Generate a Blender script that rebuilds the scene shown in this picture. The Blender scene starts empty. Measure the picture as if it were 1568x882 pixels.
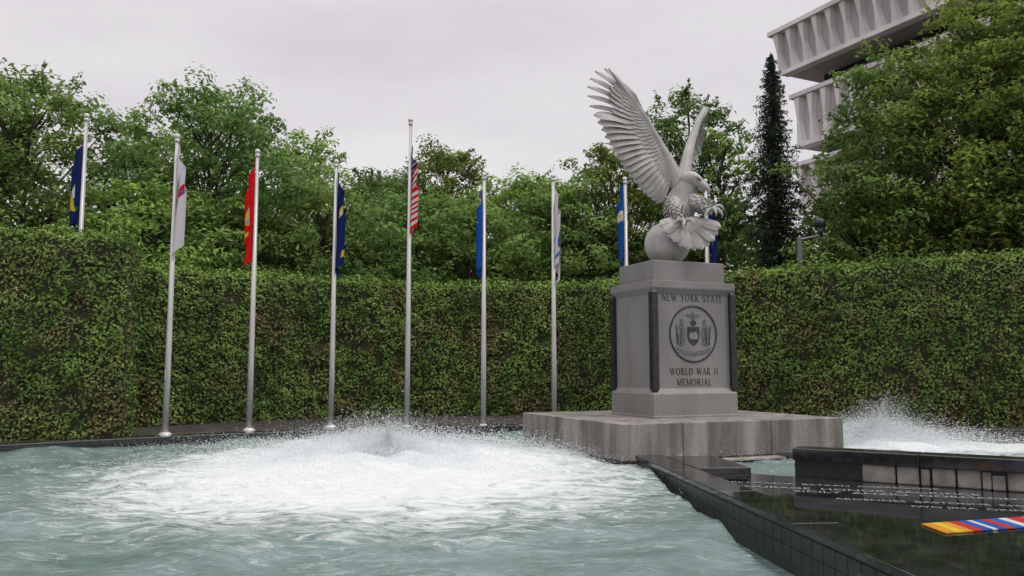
import bpy, math, random
import numpy as np
from mathutils import Vector, noise
rng=np.random.default_rng(7); random.seed(7)
scene=bpy.context.scene
scene.view_settings.view_transform='Standard'; scene.view_settings.look='None'; scene.view_settings.exposure=0

# ---------------- helpers ----------------
def mat_new(name):
    m=bpy.data.materials.new(name); m.use_nodes=True
    nt=m.node_tree; b=nt.nodes['Principled BSDF']; return m,nt,b
def link_obj(o,parent=None):
    scene.collection.objects.link(o)
    if parent: o.parent=parent
    return o
def empty(name,loc=(0,0,0),rz=0):
    e=bpy.data.objects.new(name,None); e.location=loc; e.rotation_euler=(0,0,rz); scene.collection.objects.link(e); return e
def mesh_obj(name,V,F,mat,parent=None,cols=None,smooth=False,vattr=None):
    me=bpy.data.meshes.new(name)
    V=np.asarray(V,dtype=float)
    me.from_pydata(V.tolist() if len(V)<5000 else V, [], F)
    if cols is not None:
        a=me.color_attributes.new("Col",'FLOAT_COLOR','CORNER')
        c=np.ones((len(me.loops),4),dtype=np.float32)
        n=len(me.loops)//len(cols)
        c[:,:3]=np.repeat(cols,n,axis=0); a.data.foreach_set('color',c.ravel())
    if vattr is not None:
        a=me.attributes.new("foam",'FLOAT','POINT'); a.data.foreach_set('value',vattr.astype(np.float32))
    if smooth: me.polygons.foreach_set('use_smooth',[True]*len(me.polygons))
    me.materials.append(mat); me.update()
    return link_obj(bpy.data.objects.new(name,me),parent)
class MB:
    def __init__(s): s.V=[];s.F=[]
    def add(s,V,F):
        o=len(s.V); s.V+= [tuple(v) for v in V]; s.F+=[tuple(i+o for i in f) for f in F]
    def box(s,x0,x1,y0,y1,z0,z1):
        s.add([(x0,y0,z0),(x1,y0,z0),(x1,y1,z0),(x0,y1,z0),(x0,y0,z1),(x1,y0,z1),(x1,y1,z1),(x0,y1,z1)],
              [(0,3,2,1),(4,5,6,7),(0,1,5,4),(1,2,6,5),(2,3,7,6),(3,0,4,7)])
    def prism(s,pts,z0,z1):
        n=len(pts)
        s.add([(p[0],p[1],z0) for p in pts]+[(p[0],p[1],z1) for p in pts],
              [tuple(range(n-1,-1,-1)),tuple(range(n,2*n))]+[(i,(i+1)%n,n+(i+1)%n,n+i) for i in range(n)])
    def tube(s,pts,rad,n=10,cap=True):
        pts=[Vector(p) for p in pts]; V=[];F=[]
        u=None
        for i,p in enumerate(pts):
            t=(pts[min(i+1,len(pts)-1)]-pts[max(i-1,0)]).normalized()
            if u is None: u=t.orthogonal().normalized()
            else: u=(u-t*u.dot(t)).normalized()
            w=t.cross(u)
            for k in range(n):
                a=2*math.pi*k/n; V.append(p+(u*math.cos(a)+w*math.sin(a))*rad[i])
        m=len(pts)
        for i in range(m-1):
            for k in range(n): F.append((i*n+k,i*n+(k+1)%n,(i+1)*n+(k+1)%n,(i+1)*n+k))
        if cap: F.append(tuple(range(n-1,-1,-1))); F.append(tuple(range((m-1)*n,m*n)))
        s.add(V,F)
    def sphere(s,c,r,nu=24,nv=14,sc=(1,1,1)):
        V=[];F=[]
        for j in range(nv+1):
            th=math.pi*j/nv
            for i in range(nu):
                a=2*math.pi*i/nu
                V.append((c[0]+r*sc[0]*math.sin(th)*math.cos(a),c[1]+r*sc[1]*math.sin(th)*math.sin(a),c[2]+r*sc[2]*math.cos(th)))
        for j in range(nv):
            for i in range(nu): F.append((j*nu+i,(j+1)*nu+i,(j+1)*nu+(i+1)%nu,j*nu+(i+1)%nu))
        s.add(V,F)
    def obj(s,name,mat,parent=None,smooth=False,bevel=0):
        o=mesh_obj(name,s.V,s.F,mat,parent,smooth=smooth)
        if bevel:
            b=o.modifiers.new('b','BEVEL'); b.width=bevel; b.segments=2; b.limit_method='ANGLE'
        return o
def catmull(P,n=8,closed=False):
    out=[];m=len(P)
    rngi=range(m) if closed else range(m-1)
    for i in rngi:
        p0=P[(i-1)%m] if closed else P[max(i-1,0)]; p1=P[i]; p2=P[(i+1)%m]
        p3=P[(i+2)%m] if closed else P[min(i+2,m-1)]
        for k in range(n):
            t=k/n
            out.append(tuple(0.5*((2*b)+(-a+c)*t+(2*a-5*b+4*c-d)*t*t+(-a+3*b-3*c+d)*t**3) for a,b,c,d in zip(p0,p1,p2,p3)))
    if not closed: out.append(tuple(P[-1]))
    return out

# ---------------- materials ----------------
def diff_mat(name,transl=0.3,attr='Col'):
    m,nt,b=mat_new(name); nt.nodes.remove(b)
    a=nt.nodes.new('ShaderNodeAttribute'); a.attribute_name=attr
    d=nt.nodes.new('ShaderNodeBsdfDiffuse'); nt.links.new(a.outputs['Color'],d.inputs['Color'])
    if transl<=0:
        nt.links.new(d.outputs[0],nt.nodes['Material Output'].inputs[0]); return m
    t=nt.nodes.new('ShaderNodeBsdfTranslucent'); nt.links.new(a.outputs['Color'],t.inputs['Color'])
    mx=nt.nodes.new('ShaderNodeMixShader'); mx.inputs[0].default_value=transl
    nt.links.new(d.outputs[0],mx.inputs[1]); nt.links.new(t.outputs[0],mx.inputs[2])
    nt.links.new(mx.outputs[0],nt.nodes['Material Output'].inputs[0]); return m
def noise_mat(name,c1,c2,scale=5,detail=6,rough=.7,bump=0,bscale=None,spec=.5,stretch=None,metal=0,lo=.35,hi=.65,fine=None):
    m,nt,b=mat_new(name); N=nt.nodes; L=nt.links
    tc=N.new('ShaderNodeTexCoord'); mp=N.new('ShaderNodeMapping'); L.new(tc.outputs['Object'],mp.inputs[0])
    if stretch: mp.inputs['Scale'].default_value=stretch
    n=N.new('ShaderNodeTexNoise'); n.inputs['Scale'].default_value=scale; n.inputs['Detail'].default_value=detail
    L.new(mp.outputs[0],n.inputs['Vector'])
    r=N.new('ShaderNodeValToRGB'); r.color_ramp.elements[0].color=(*c1,1); r.color_ramp.elements[1].color=(*c2,1)
    r.color_ramp.elements[0].position=lo; r.color_ramp.elements[1].position=hi
    L.new(n.outputs['Fac'],r.inputs[0]); out=r.outputs[0]
    if fine:
        n3=N.new('ShaderNodeTexNoise'); n3.inputs['Scale'].default_value=fine[0]; n3.inputs['Detail'].default_value=3
        L.new(tc.outputs['Object'],n3.inputs['Vector'])
        mr=N.new('ShaderNodeMapRange'); mr.inputs[1].default_value=.3; mr.inputs[2].default_value=.7
        mr.inputs[3].default_value=1-fine[1]; mr.inputs[4].default_value=1+fine[1]; L.new(n3.outputs['Fac'],mr.inputs[0])
        vm=N.new('ShaderNodeVectorMath'); vm.operation='SCALE'; L.new(out,vm.inputs[0]); L.new(mr.outputs[0],vm.inputs['Scale']); out=vm.outputs[0]
    L.new(out,b.inputs['Base Color'])
    b.inputs['Roughness'].default_value=rough; b.inputs['Specular IOR Level'].default_value=spec; b.inputs['Metallic'].default_value=metal
    if bump:
        n2=N.new('ShaderNodeTexNoise'); n2.inputs['Scale'].default_value=bscale or scale*4; n2.inputs['Detail'].default_value=4
        L.new(tc.outputs['Object'],n2.inputs['Vector'])
        bp=N.new('ShaderNodeBump'); bp.inputs['Strength'].default_value=bump; bp.inputs['Distance'].default_value=.02
        L.new(n2.outputs['Fac'],bp.inputs['Height']); L.new(bp.outputs[0],b.inputs['Normal'])
    return m
M_leaf=diff_mat('tree_leaves',.35); M_hleaf=diff_mat('hedge_leaves',0)
M_bark=noise_mat('bark',(.03,.024,.018),(.08,.065,.05),6,rough=.9,stretch=(3,3,.5),bump=.5)
M_core=noise_mat('hedge_core',(.016,.020,.009),(.06,.052,.024),3,rough=.95)
M_gran=noise_mat('light_granite',(.175,.168,.158),(.235,.228,.218),1.6,rough=.6,bump=.08,bscale=60,fine=(45,.16),stretch=(1,1,.35))
M_gran2=noise_mat('slab_granite',(.125,.11,.098),(.29,.268,.245),2.2,rough=.55,bump=.1,bscale=40,fine=(40,.18),stretch=(1.8,1.8,.25))
M_black=noise_mat('polished_black_granite',(.010,.011,.012),(.028,.029,.03),9,rough=.10,bump=.04,bscale=5,spec=.8,fine=(60,.3))
M_wet=noise_mat('wet_black_granite',(.008,.009,.010),(.022,.023,.025),3,rough=.05,bump=.10,bscale=2.2,spec=.9,fine=(60,.3))
M_blackr=noise_mat('black_granite_honed',(.012,.012,.013),(.03,.03,.031),9,rough=.35,fine=(60,.3))
M_pale=noise_mat('pale_stone',(.13,.12,.10),(.34,.32,.29),3,rough=.8,bump=.6,bscale=9)
M_eagle=noise_mat('statue_stone',(.29,.28,.265),(.43,.415,.395),3,rough=.6,bump=.15,bscale=40,fine=(25,.1))
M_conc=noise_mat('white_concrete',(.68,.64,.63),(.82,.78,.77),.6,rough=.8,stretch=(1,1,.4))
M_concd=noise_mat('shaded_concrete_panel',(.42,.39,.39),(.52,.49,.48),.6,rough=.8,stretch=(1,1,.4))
M_glass=noise_mat('dark_windows',(.02,.022,.025),(.06,.06,.065),1,rough=.2)
M_pole=noise_mat('pole_paint',(.48,.47,.46),(.60,.58,.57),2,rough=.35,stretch=(1,1,.3),metal=.15)
M_steel=noise_mat('dark_steel',(.12,.12,.12),(.18,.18,.18),4,rough=.4,metal=.7)
M_soil=noise_mat('soil',(.02,.017,.012),(.05,.042,.03),2,rough=.95,bump=.8,bscale=9)
M_engr=noise_mat('engraved_letter',(.03,.028,.026),(.05,.048,.045),20,rough=.7)
M_seal=noise_mat('seal_grey',(.07,.08,.09),(.13,.14,.15),14,rough=.6)
M_seald=noise_mat('seal_dark',(.02,.02,.022),(.04,.04,.042),14,rough=.5)
M_silver=noise_mat('silver_letter',(.18,.19,.19),(.30,.31,.31),20,rough=.5)
mF=diff_mat('flag_cloth',.25)
mSpray,nt,b=mat_new('water_spray'); nt.nodes.remove(b)
n=nt.nodes.new('ShaderNodeTexNoise'); n.inputs['Scale'].default_value=3
r=nt.nodes.new('ShaderNodeValToRGB'); r.color_ramp.elements[0].color=(.66,.70,.71,1); r.color_ramp.elements[1].color=(.80,.82,.82,1)
d_=nt.nodes.new('ShaderNodeBsdfDiffuse'); nt.links.new(n.outputs['Fac'],r.inputs[0]); nt.links.new(r.outputs[0],d_.inputs['Color'])
t=nt.nodes.new('ShaderNodeBsdfTranslucent'); t.inputs['Color'].default_value=(.78,.81,.81,1)
mx=nt.nodes.new('ShaderNodeMixShader'); mx.inputs[0].default_value=.45
nt.links.new(d_.outputs[0],mx.inputs[1]); nt.links.new(t.outputs[0],mx.inputs[2]); nt.links.new(mx.outputs[0],nt.nodes['Material Output'].inputs[0])

# water material
mW,nt,b=mat_new('pool_water'); N=nt.nodes; L=nt.links
tc=N.new('ShaderNodeTexCoord'); at=N.new('ShaderNodeAttribute'); at.attribute_name='foam'
mp=N.new('ShaderNodeMapping'); mp.inputs['Scale'].default_value=(1,1.9,1); mp.inputs['Rotation'].default_value=(0,0,.15); L.new(tc.outputs['Object'],mp.inputs[0])
n1=N.new('ShaderNodeTexNoise'); n1.inputs['Scale'].default_value=2.4; n1.inputs['Detail'].default_value=10; n1.inputs['Roughness'].default_value=.74; n1.inputs['Distortion'].default_value=1.3
L.new(mp.outputs[0],n1.inputs['Vector'])
m1=N.new('ShaderNodeMath'); m1.operation='MULTIPLY_ADD'; L.new(n1.outputs['Fac'],m1.inputs[0]); m1.inputs[1].default_value=1.7; 
m0=N.new('ShaderNodeMath'); m0.operation='SUBTRACT'; L.new(at.outputs['Fac'],m0.inputs[0]); m0.inputs[1].default_value=.85; L.new(m0.outputs[0],m1.inputs[2])
mr=N.new('ShaderNodeMapRange'); mr.interpolation_type='SMOOTHSTEP'; mr.inputs[1].default_value=.30; mr.inputs[2].default_value=.90; L.new(m1.outputs[0],mr.inputs[0])
n2=N.new('ShaderNodeTexNoise'); n2.inputs['Scale'].default_value=.9; n2.inputs['Detail'].default_value=6; n2.inputs['Distortion'].default_value=.8; L.new(mp.outputs[0],n2.inputs['Vector'])
r=N.new('ShaderNodeValToRGB'); r.color_ramp.elements[0].position=.32; r.color_ramp.elements[1].position=.68
r.color_ramp.elements[0].color=(.095,.150,.137,1); r.color_ramp.elements[1].color=(.185,.260,.245,1); L.new(n2.outputs['Fac'],r.inputs[0])
mc=N.new('ShaderNodeMix'); mc.data_type='RGBA'; L.new(mr.outputs[0],mc.inputs['Factor']); L.new(r.outputs[0],mc.inputs['A']); mc.inputs['B'].default_value=(.62,.65,.65,1)
L.new(mc.outputs['Result'],b.inputs['Base Color'])
mrr=N.new('ShaderNodeMapRange'); mrr.inputs[3].default_value=.05; mrr.inputs[4].default_value=.7; L.new(mr.outputs[0],mrr.inputs[0]); L.new(mrr.outputs[0],b.inputs['Roughness'])
b.inputs['IOR'].default_value=1.33
nb=N.new('ShaderNodeTexNoise'); nb.inputs['Scale'].default_value=5; nb.inputs['Detail'].default_value=6; nb.inputs['Roughness'].default_value=.6; nb.inputs['Distortion'].default_value=.9; L.new(mp.outputs[0],nb.inputs['Vector'])
bp=N.new('ShaderNodeBump'); bp.inputs['Strength'].default_value=.7; bp.inputs['Distance'].default_value=.07; L.new(nb.outputs['Fac'],bp.inputs['Height']); L.new(bp.outputs[0],b.inputs['Normal'])

# ---------------- pool outline, ground, rim ----------------
GZ=.33
out=[(-14,9),(-11.5,12),(-9.6,14.0),(-7.2,16.1),(-4.2,18.0),(-.7,19.4),(2.5,19.8),(6,19.4),(10.5,17.7),(14,14.5),(16,9),(12,2),(0,1.6),(-12,2)]
O=catmull(out,8,True); n=len(O); C=np.array([0,10.])
Oa=np.array(O); d=Oa-C; dn=d/np.linalg.norm(d,axis=1)[:,None]
GV=[];GF=[]
rings=[0.4,3,12,60,900]
for rr in rings:
    for i in range(n):
        p=Oa[i]+dn[i]*rr; GV.append((p[0],p[1],GZ))
for k in range(len(rings)-1):
    for i in range(n): GF.append((k*n+i,k*n+(i+1)%n,(k+1)*n+(i+1)%n,(k+1)*n+i))
mesh_obj('ground',GV,GF,M_soil)
prof=[(.05,-.6),(.05,.27),(0,.27),(0,.355),(.015,.37),(.42,.37),(.435,.355),(.435,.2)]
RV=[];RF=[];m=len(prof)
for i in range(n):
    for (o_,z) in prof: p=Oa[i]+dn[i]*o_; RV.append((p[0],p[1],z))
for i in range(n):
    for k in range(m-1): RF.append((i*m+k,((i+1)%n)*m+k,((i+1)%n)*m+k+1,i*m+k+1))
rim=mesh_obj('pool_rim',RV,RF,M_black)

# ---------------- water ----------------
WZ=.15
SC=(-2.1,13.9); SC2=(7.2,16.9)
xs=np.arange(-16,16.5,.065); ys=np.arange(1.6,20.3,.065)
X,Y=np.meshgrid(xs,ys); Z=np.zeros_like(X)
amp0=np.clip(1.25-np.hypot(X-SC[0],Y-SC[1])/18,.45,1.1)
for k in range(50):
    lam=.18*(1.064**k); th=math.atan2(1,.3)+rng.normal(0,1.0)
    ph=rng.uniform(0,6.28); wx,wy=math.cos(th),math.sin(th)
    ar=2*math.pi/lam*(X*wx+Y*wy)+ph+1.5*np.sin(X*wy*1.1-Y*wx*.9+ph)+.8*np.sin(X*2.3*wy+Y*1.9*wx+ph*2)
    Z+= lam*.0048*(1-np.abs(np.sin(ar/2)))*2*amp0
Z-=Z.mean()
dd=np.hypot((X-SC[0])/2.5,(Y-SC[1])/1.9)
rn=np.zeros_like(X)
for k in range(40):
    f=rng.uniform(2.5,11); th=rng.uniform(0,6.28); rn+=np.sin(f*(X*math.cos(th)+Y*math.sin(th))+rng.uniform(0,6.28))/f
Z+=np.exp(-dd**2)*(.13+.09*rn)
d2=np.hypot((X-SC2[0])/1.8,(Y-SC2[1])/1.0); Z+=np.exp(-d2**2)*(.10+.08*rn)
foam=np.clip(1.38-np.hypot((X-SC[0]-.2)/4.5,(Y-SC[1]+1.9)/5.0),0,1.1)
foam=np.maximum(foam,.34*np.clip(1.7-np.hypot((X-SC[0]+.5)/8,(Y-SC[1]+2.5)/7),0,1))
foam=np.maximum(foam,np.clip(1.5-np.hypot((X-SC2[0]-1.2)/3.6,(Y-SC2[1])/2.0),0,1.1))
Z=Z+WZ
lineY=11.75+(X-3.75)*(6.3-11.75)/(12-3.75)
under=(X>2.05)&(Y<np.minimum(lineY+.25,13.2))
Z=np.where(under,-.1,Z)
ny,nx=X.shape
idx=np.arange(nx*ny).reshape(ny,nx)
Fq=np.stack([idx[:-1,:-1],idx[:-1,1:],idx[1:,1:],idx[1:,:-1]],-1).reshape(-1,4)
mesh_obj('pool_water',np.stack([X,Y,Z],-1).reshape(-1,3),Fq,mW,smooth=True,vattr=foam.ravel())

def spray(name,c,N,rx,ry,h,smin=.006,smax=.022,tilt=0,zexp=2.0,parent=None,sig=.62):
    a=rng.uniform(0,6.28,N); r=np.abs(rng.normal(0,sig,N))
    lob=1+.25*np.sin(a*3+1)+.2*np.sin(a*7+2)
    hm=h*(np.exp(-(r/1.0)**2))*(.6+.3*np.sin(a*11+r*5)*np.sin(a*5+2)+.2)
    zz=hm*rng.uniform(0,1,N)**zexp+rng.exponential(.05,N)
    x=c[0]+rx*r*np.cos(a)*lob+tilt*zz; y=c[1]+ry*r*np.sin(a)*lob
    P=np.stack([x,y,zz+WZ+.03],-1)
    vel=np.stack([np.cos(a)*1.0+tilt,np.sin(a)*1.0,rng.normal(.2,.7,N)],-1); vel/=np.linalg.norm(vel,axis=1)[:,None]
    s=rng.uniform(smin,smax,N)[:,None]; ln=s*rng.uniform(1,3.5,N)[:,None]
    up=rng.normal(0,1,(N,3)); sd=np.cross(vel,up); sd/=np.linalg.norm(sd,axis=1)[:,None]
    V=np.stack([P-vel*ln,P+sd*s*.5,P+vel*ln,P-sd*s*.5],1).reshape(-1,3)
    return mesh_obj(name,V,np.arange(4*N).reshape(-1,4),mSpray,parent)
fs=empty('fountain_splash')
spray('mist',SC,140000,3.0,2.3,.52,.004,.011,parent=fs,sig=.66)
spray('high_mist',SC,30000,2.9,1.9,.82,.003,.007,zexp=1.2,parent=fs,sig=.6)
spray('droplets',SC,1500,3.4,2.4,.85,.006,.014,parent=fs)
f2=empty('fountain_splash')
spray('mist',SC2,80000,2.2,.9,.55,.004,.011,tilt=.6,parent=f2)
spray('high_mist',SC2,20000,1.5,.8,1.0,.003,.008,tilt=.5,zexp=1.3,parent=f2)
spray('droplets',SC2,1000,2.4,1.0,1.0,.006,.014,tilt=.5,parent=f2)

# ---------------- slab / pedestal ----------------
A=math.radians(23)
base=empty('stone_plinth',(3.07,15.67,0),A)
W=4.57;D=3.87; zt=.83;zb=.25
mb=MB()
fx=[-W/2,-W/2+1.15,-W/2+2.95,W/2]; g=.005
for i in range(3): mb.box(fx[i]+g,fx[i+1]-g,-D/2,-D/2+1.3-g,zb,zt)
for i in range(3): mb.box(fx[i]+g,fx[i+1]-g,-D/2+1.3+g,D/2,zb,zt-.001)
mb.obj('slab_blocks',M_gran2,base,bevel=.012)
mb=MB(); mb.box(-W/2+.02,W/2-.02,-D/2+.02,D/2-.02,zb+.02,zt-.02); mb.obj('slab_core',M_blackr,base)
mb=MB(); mb.box(-W/2+.12,W/2-.12,-D/2+.12,D/2-.12,-.5,zb); mb.box(-W/2-.03,W/2+.03,-D/2-.03,D/2+.03,zb-.06,zb-.002); mb.obj('dark_footing',M_blackr,base,bevel=.01)
mb=MB(); mb.box(-W/2+1.25,-W/2+3.0,-D/2-.30,-D/2-.05,.21,.236); mb.obj('stone_edge',M_pale,base)

ped=empty('memorial_pedestal',(3.07,15.67,0),A)
hw=.915;hd=.75
lv=[(zt+.002,-.02),(zt+.03,-.02),(zt+.031,0),(1.25,0),(1.35,.065),(3.06,.065),(3.17,.0),(3.30,.0)]
V=[];F=[]
for z,i in lv: V+=[(-hw+i,-hd+i,z),(hw-i,-hd+i,z),(hw-i,hd-i,z),(-hw+i,hd-i,z)]
for k in range(len(lv)-1):
    for j in range(4): F.append((4*k+j,4*k+(j+1)%4,4*k+4+(j+1)%4,4*k+4+j))
k=4*(len(lv)-1); F.append((k,k+1,k+2,k+3))
mb=MB(); mb.add(V,F); mb.obj('body',M_gran,ped,bevel=.008)
mb=MB(); i=.13; mb.box(-hw+i,hw-i,-hd+i,hd-i,3.302,3.69); mb.obj('cap',M_gran,ped,bevel=.015)
mb=MB(); mb.box(-hw-.01,hw+.01,-hd-.01,hd+.01,zt-.0,zt+.018); mb.obj('joint',M_blackr,ped)
mb=MB()
for sx in(-1,1):
    for sy in(-1,1):
        cx=sx*(hw-.055);cy=sy*(hd-.055)
        V=[];F=[]
        for z,r in [(1.22,.01),(1.34,.062),(3.08,.062),(3.20,.01)]:
            V+=[(cx-r,cy-r,z),(cx+r,cy-r,z),(cx+r,cy+r,z),(cx-r,cy+r,z)]
        for k in range(3):
            for j in range(4): F.append((4*k+j,4*k+(j+1)%4,4*k+4+(j+1)%4,4*k+4+j))
        F+=[(3,2,1,0),(12,13,14,15)]
        mb.add(V,F)
mb.obj('corner_bars',M_blackr,ped)
yf=-hd+.065
def txt(body,w,cz,size,parent,mat,loc=None,rot=None,name='lettering',ext=.003):
    c=bpy.data.curves.new(name,'FONT'); c.body=body; c.size=size; c.align_x='CENTER'; c.align_y='CENTER'; c.extrude=ext
    o=bpy.data.objects.new(name,c); o.data.materials.append(mat); link_obj(o,parent)
    o.rotation_euler=rot or (math.pi/2,0,0); o.location=loc or (0,yf-.003,cz)
    bpy.context.view_layer.update()
    if w: o.scale=(w/max(o.dimensions.x,1e-3),1,1)
    return o
TK,tn=.15,.07
def arc(cx,cy,rx,ry,a0,a1,n=14): return [(cx+rx*math.cos(math.radians(a0+(a1-a0)*k/n)),cy+ry*math.sin(math.radians(a0+(a1-a0)*k/n))) for k in range(n+1)]
GL={'N':(.86,[(.13,0,.13,1,tn),(.13,1,.72,0,TK),(.72,0,.72,1,tn)],[(.13,0),(.13,1),(.72,1)],[]),
'E':(.68,[(.17,0,.17,1,TK),(.15,.97,.58,.97,tn),(.15,.5,.48,.5,tn),(.15,.03,.6,.03,tn),(.58,.97,.58,.85,tn),(.6,.03,.6,.16,tn)],[(.17,0),(.17,1)],[]),
'W':(1.14,[(.08,1,.33,0,TK),(.33,0,.57,.95,tn),(.57,.95,.8,0,TK),(.8,0,1.05,1,tn)],[(.08,1),(.57,1),(1.05,1)],[]),
'Y':(.82,[(.08,1,.41,.48,TK),(.74,1,.41,.48,tn),(.41,0,.41,.5,TK)],[(.08,1),(.74,1),(.41,0)],[]),
'O':(.92,[],[],[arc(.45,.5,.35,.47,0,360,28)]),
'R':(.80,[(.17,0,.17,1,TK),(.36,.5,.72,0,TK)],[(.17,0),(.17,1),(.72,0)],[[(.17,.97)]+arc(.32,.735,.24,.235,90,-90)+[(.17,.5)]]),
'K':(.82,[(.17,0,.17,1,TK),(.18,.4,.65,1,tn),(.34,.58,.72,0,TK)],[(.17,0),(.17,1),(.65,1),(.72,0)],[]),
'S':(.64,[],[],[arc(.31,.75,.20,.22,20,270)+arc(.31,.27,.22,.25,90,-160)]),
'T':(.74,[(.37,0,.37,1,TK),(.04,.97,.70,.97,tn),(.05,.97,.05,.82,tn),(.69,.97,.69,.82,tn)],[(.37,0)],[]),
'A':(.82,[(.08,0,.4,1,tn),(.4,1,.72,0,TK),(.2,.36,.6,.36,tn)],[(.08,0),(.72,0)],[]),
'L':(.66,[(.17,0,.17,1,TK),(.15,.03,.58,.03,tn),(.58,.03,.58,.18,tn)],[(.17,0),(.17,1)],[]),
'D':(.88,[(.17,0,.17,1,TK)],[(.17,0),(.17,1)],[[(.17,.97)]+arc(.34,.5,.42,.47,90,-90,18)+[(.17,.03)]]),
'I':(.40,[(.2,0,.2,1,TK)],[(.2,0),(.2,1)],[]),
'M':(1.02,[(.12,0,.12,1,tn),(.12,1,.5,.05,TK),(.5,.05,.88,1,tn),(.88,0,.88,1,TK)],[(.12,0),(.12,1),(.88,0),(.88,1)],[]),' ':(.5,[],[],[])}
def serif_text(s,cx,cz,h,width):
    adv=[GL[c][0]+.10 for c in s]; tot=sum(adv)-.1; kx=width/tot; x=cx-width/2; mb=MB(); lay=[0]
    def seg(x0,y0,x1,y1,w,ox):
        dx,dy=(x1-x0)*kx,(y1-y0)*h; l=math.hypot(dx,dy) or 1e-6; wn=w*h*.5; nx_,ny_=-dy/l*wn,dx/l*wn
        P=[(ox+x0*kx+nx_,y0*h+ny_),(ox+x0*kx-nx_,y0*h-ny_),(ox+x1*kx-nx_,y1*h-ny_),(ox+x1*kx+nx_,y1*h+ny_)]
        lay[0]=(lay[0]+1)%9; yy=yf-.003-.0003*lay[0]
        mb.add([(p[0],yy,cz-h/2+p[1]) for p in P],[(0,1,2,3)])
    for c,a_ in zip(s,adv):
        _,st,se,cu=GL[c]
        for q in st: seg(*q,x)
        for (sx,sy) in se: seg(sx-.14,.025 if sy==0 else .975,sx+.14,.025 if sy==0 else .975,.05,x)
        for p in cu:
            for k in range(len(p)-1):
                dx,dy=p[k+1][0]-p[k][0],p[k+1][1]-p[k][1]; l=math.hypot(dx,dy) or 1e-6
                seg(*p[k],*p[k+1],tn+(TK-tn)*(abs(dy)/l)**1.5,x)
        x+=a_*kx
    mb.obj('lettering',M_engr,ped)
serif_text('NEW YORK STATE',0,3.0,.135,1.34)
serif_text('WORLD WAR II',0,1.655,.125,1.06)
serif_text('MEMORIAL',0,1.46,.125,.76)
mb=MB(); zc=2.34; R=.52; V=[];F=[];ns=64
for k in range(ns):
    a=2*math.pi*k/ns
    for (r_,y_) in ((R-.026,yf-.001),(R-.022,yf-.014),(R+.002,yf-.014),(R+.008,yf-.001)): V.append((r_*math.cos(a),y_,zc+r_*math.sin(a)))
for k in range(ns):
    for j in range(3): F.append((4*k+j,4*((k+1)%ns)+j,4*((k+1)%ns)+j+1,4*k+j+1))
mb.add(V,F); mb.obj('seal_ring',M_seald,ped)
def poly(mb,pts,y,sx=1,ox=0,oz=0):
    P=[(ox+sx*p[0],p[1]+oz) for p in pts]; n_=len(P)
    mb.add([(p[0],y,zc+p[1]) for p in P]+[(p[0],yf+.002,zc+p[1]) for p in P],
       [tuple(range(n_))]+[(i,(i+1)%n_,n_+(i+1)%n_,n_+i) for i in range(n_)])
mb=MB()
fig=[(.20,-.20),(.17,.02),(.20,.12),(.22,.17),(.21,.24),(.25,.28),(.29,.25),(.28,.18),(.33,.14),(.36,.05),(.34,-.20),(.27,-.23)]
for s in (1,-1): poly(mb,fig,yf-.006,s)
eag=[(-.16,.33),(-.06,.30),(-.02,.26),(.02,.26),(.06,.30),(.16,.33),(.12,.38),(.04,.36),(.02,.42),(-.02,.42),(-.04,.36),(-.12,.38)]
poly(mb,eag,yf-.006)
poly(mb,[(-.38,-.24),(-.2,-.30),(0,-.32),(.2,-.30),(.38,-.24),(.36,-.31),(.2,-.38),(0,-.40),(-.2,-.38),(-.36,-.31)],yf-.006)
mb.obj('seal_figures',M_seal,ped)
mb=MB()
poly(mb,[(-.13,.13),(.13,.13),(.14,-.02),(.10,-.15),(0,-.22),(-.10,-.15),(-.14,-.02)],yf-.006)
poly(mb,[(.07*math.cos(t*math.pi/6),.20+.05*math.sin(t*math.pi/6)) for t in range(12)],yf-.007)
for s in(1,-1):
    poly(mb,[(.27,-.18),(.255,.10),(.275,.10),(.30,-.18)],yf-.009,s)
    poly(mb,[(.33,-.20),(.37,.16),(.385,.16),(.36,-.20)],yf-.008,s)
mb.obj('seal_shield',M_seald,ped)
mb=MB()
poly(mb,[(-.10,-.02),(-.05,.04),(0,.01),(.05,.05),(.10,-.02),(.08,-.10),(-.08,-.10)],yf-.012)
for k in range(7): poly(mb,[(-.34+k*.11-.02,-.335-.02*math.cos((k-3)*.5)),(-.34+k*.11+.02,-.335-.02*math.cos((k-3)*.5)),(-.34+k*.11+.02,-.31-.02*math.cos((k-3)*.5)),(-.34+k*.11-.02,-.31-.02*math.cos((k-3)*.5))],yf-.010)
mb.obj('seal_relief',M_gran,ped)

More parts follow.
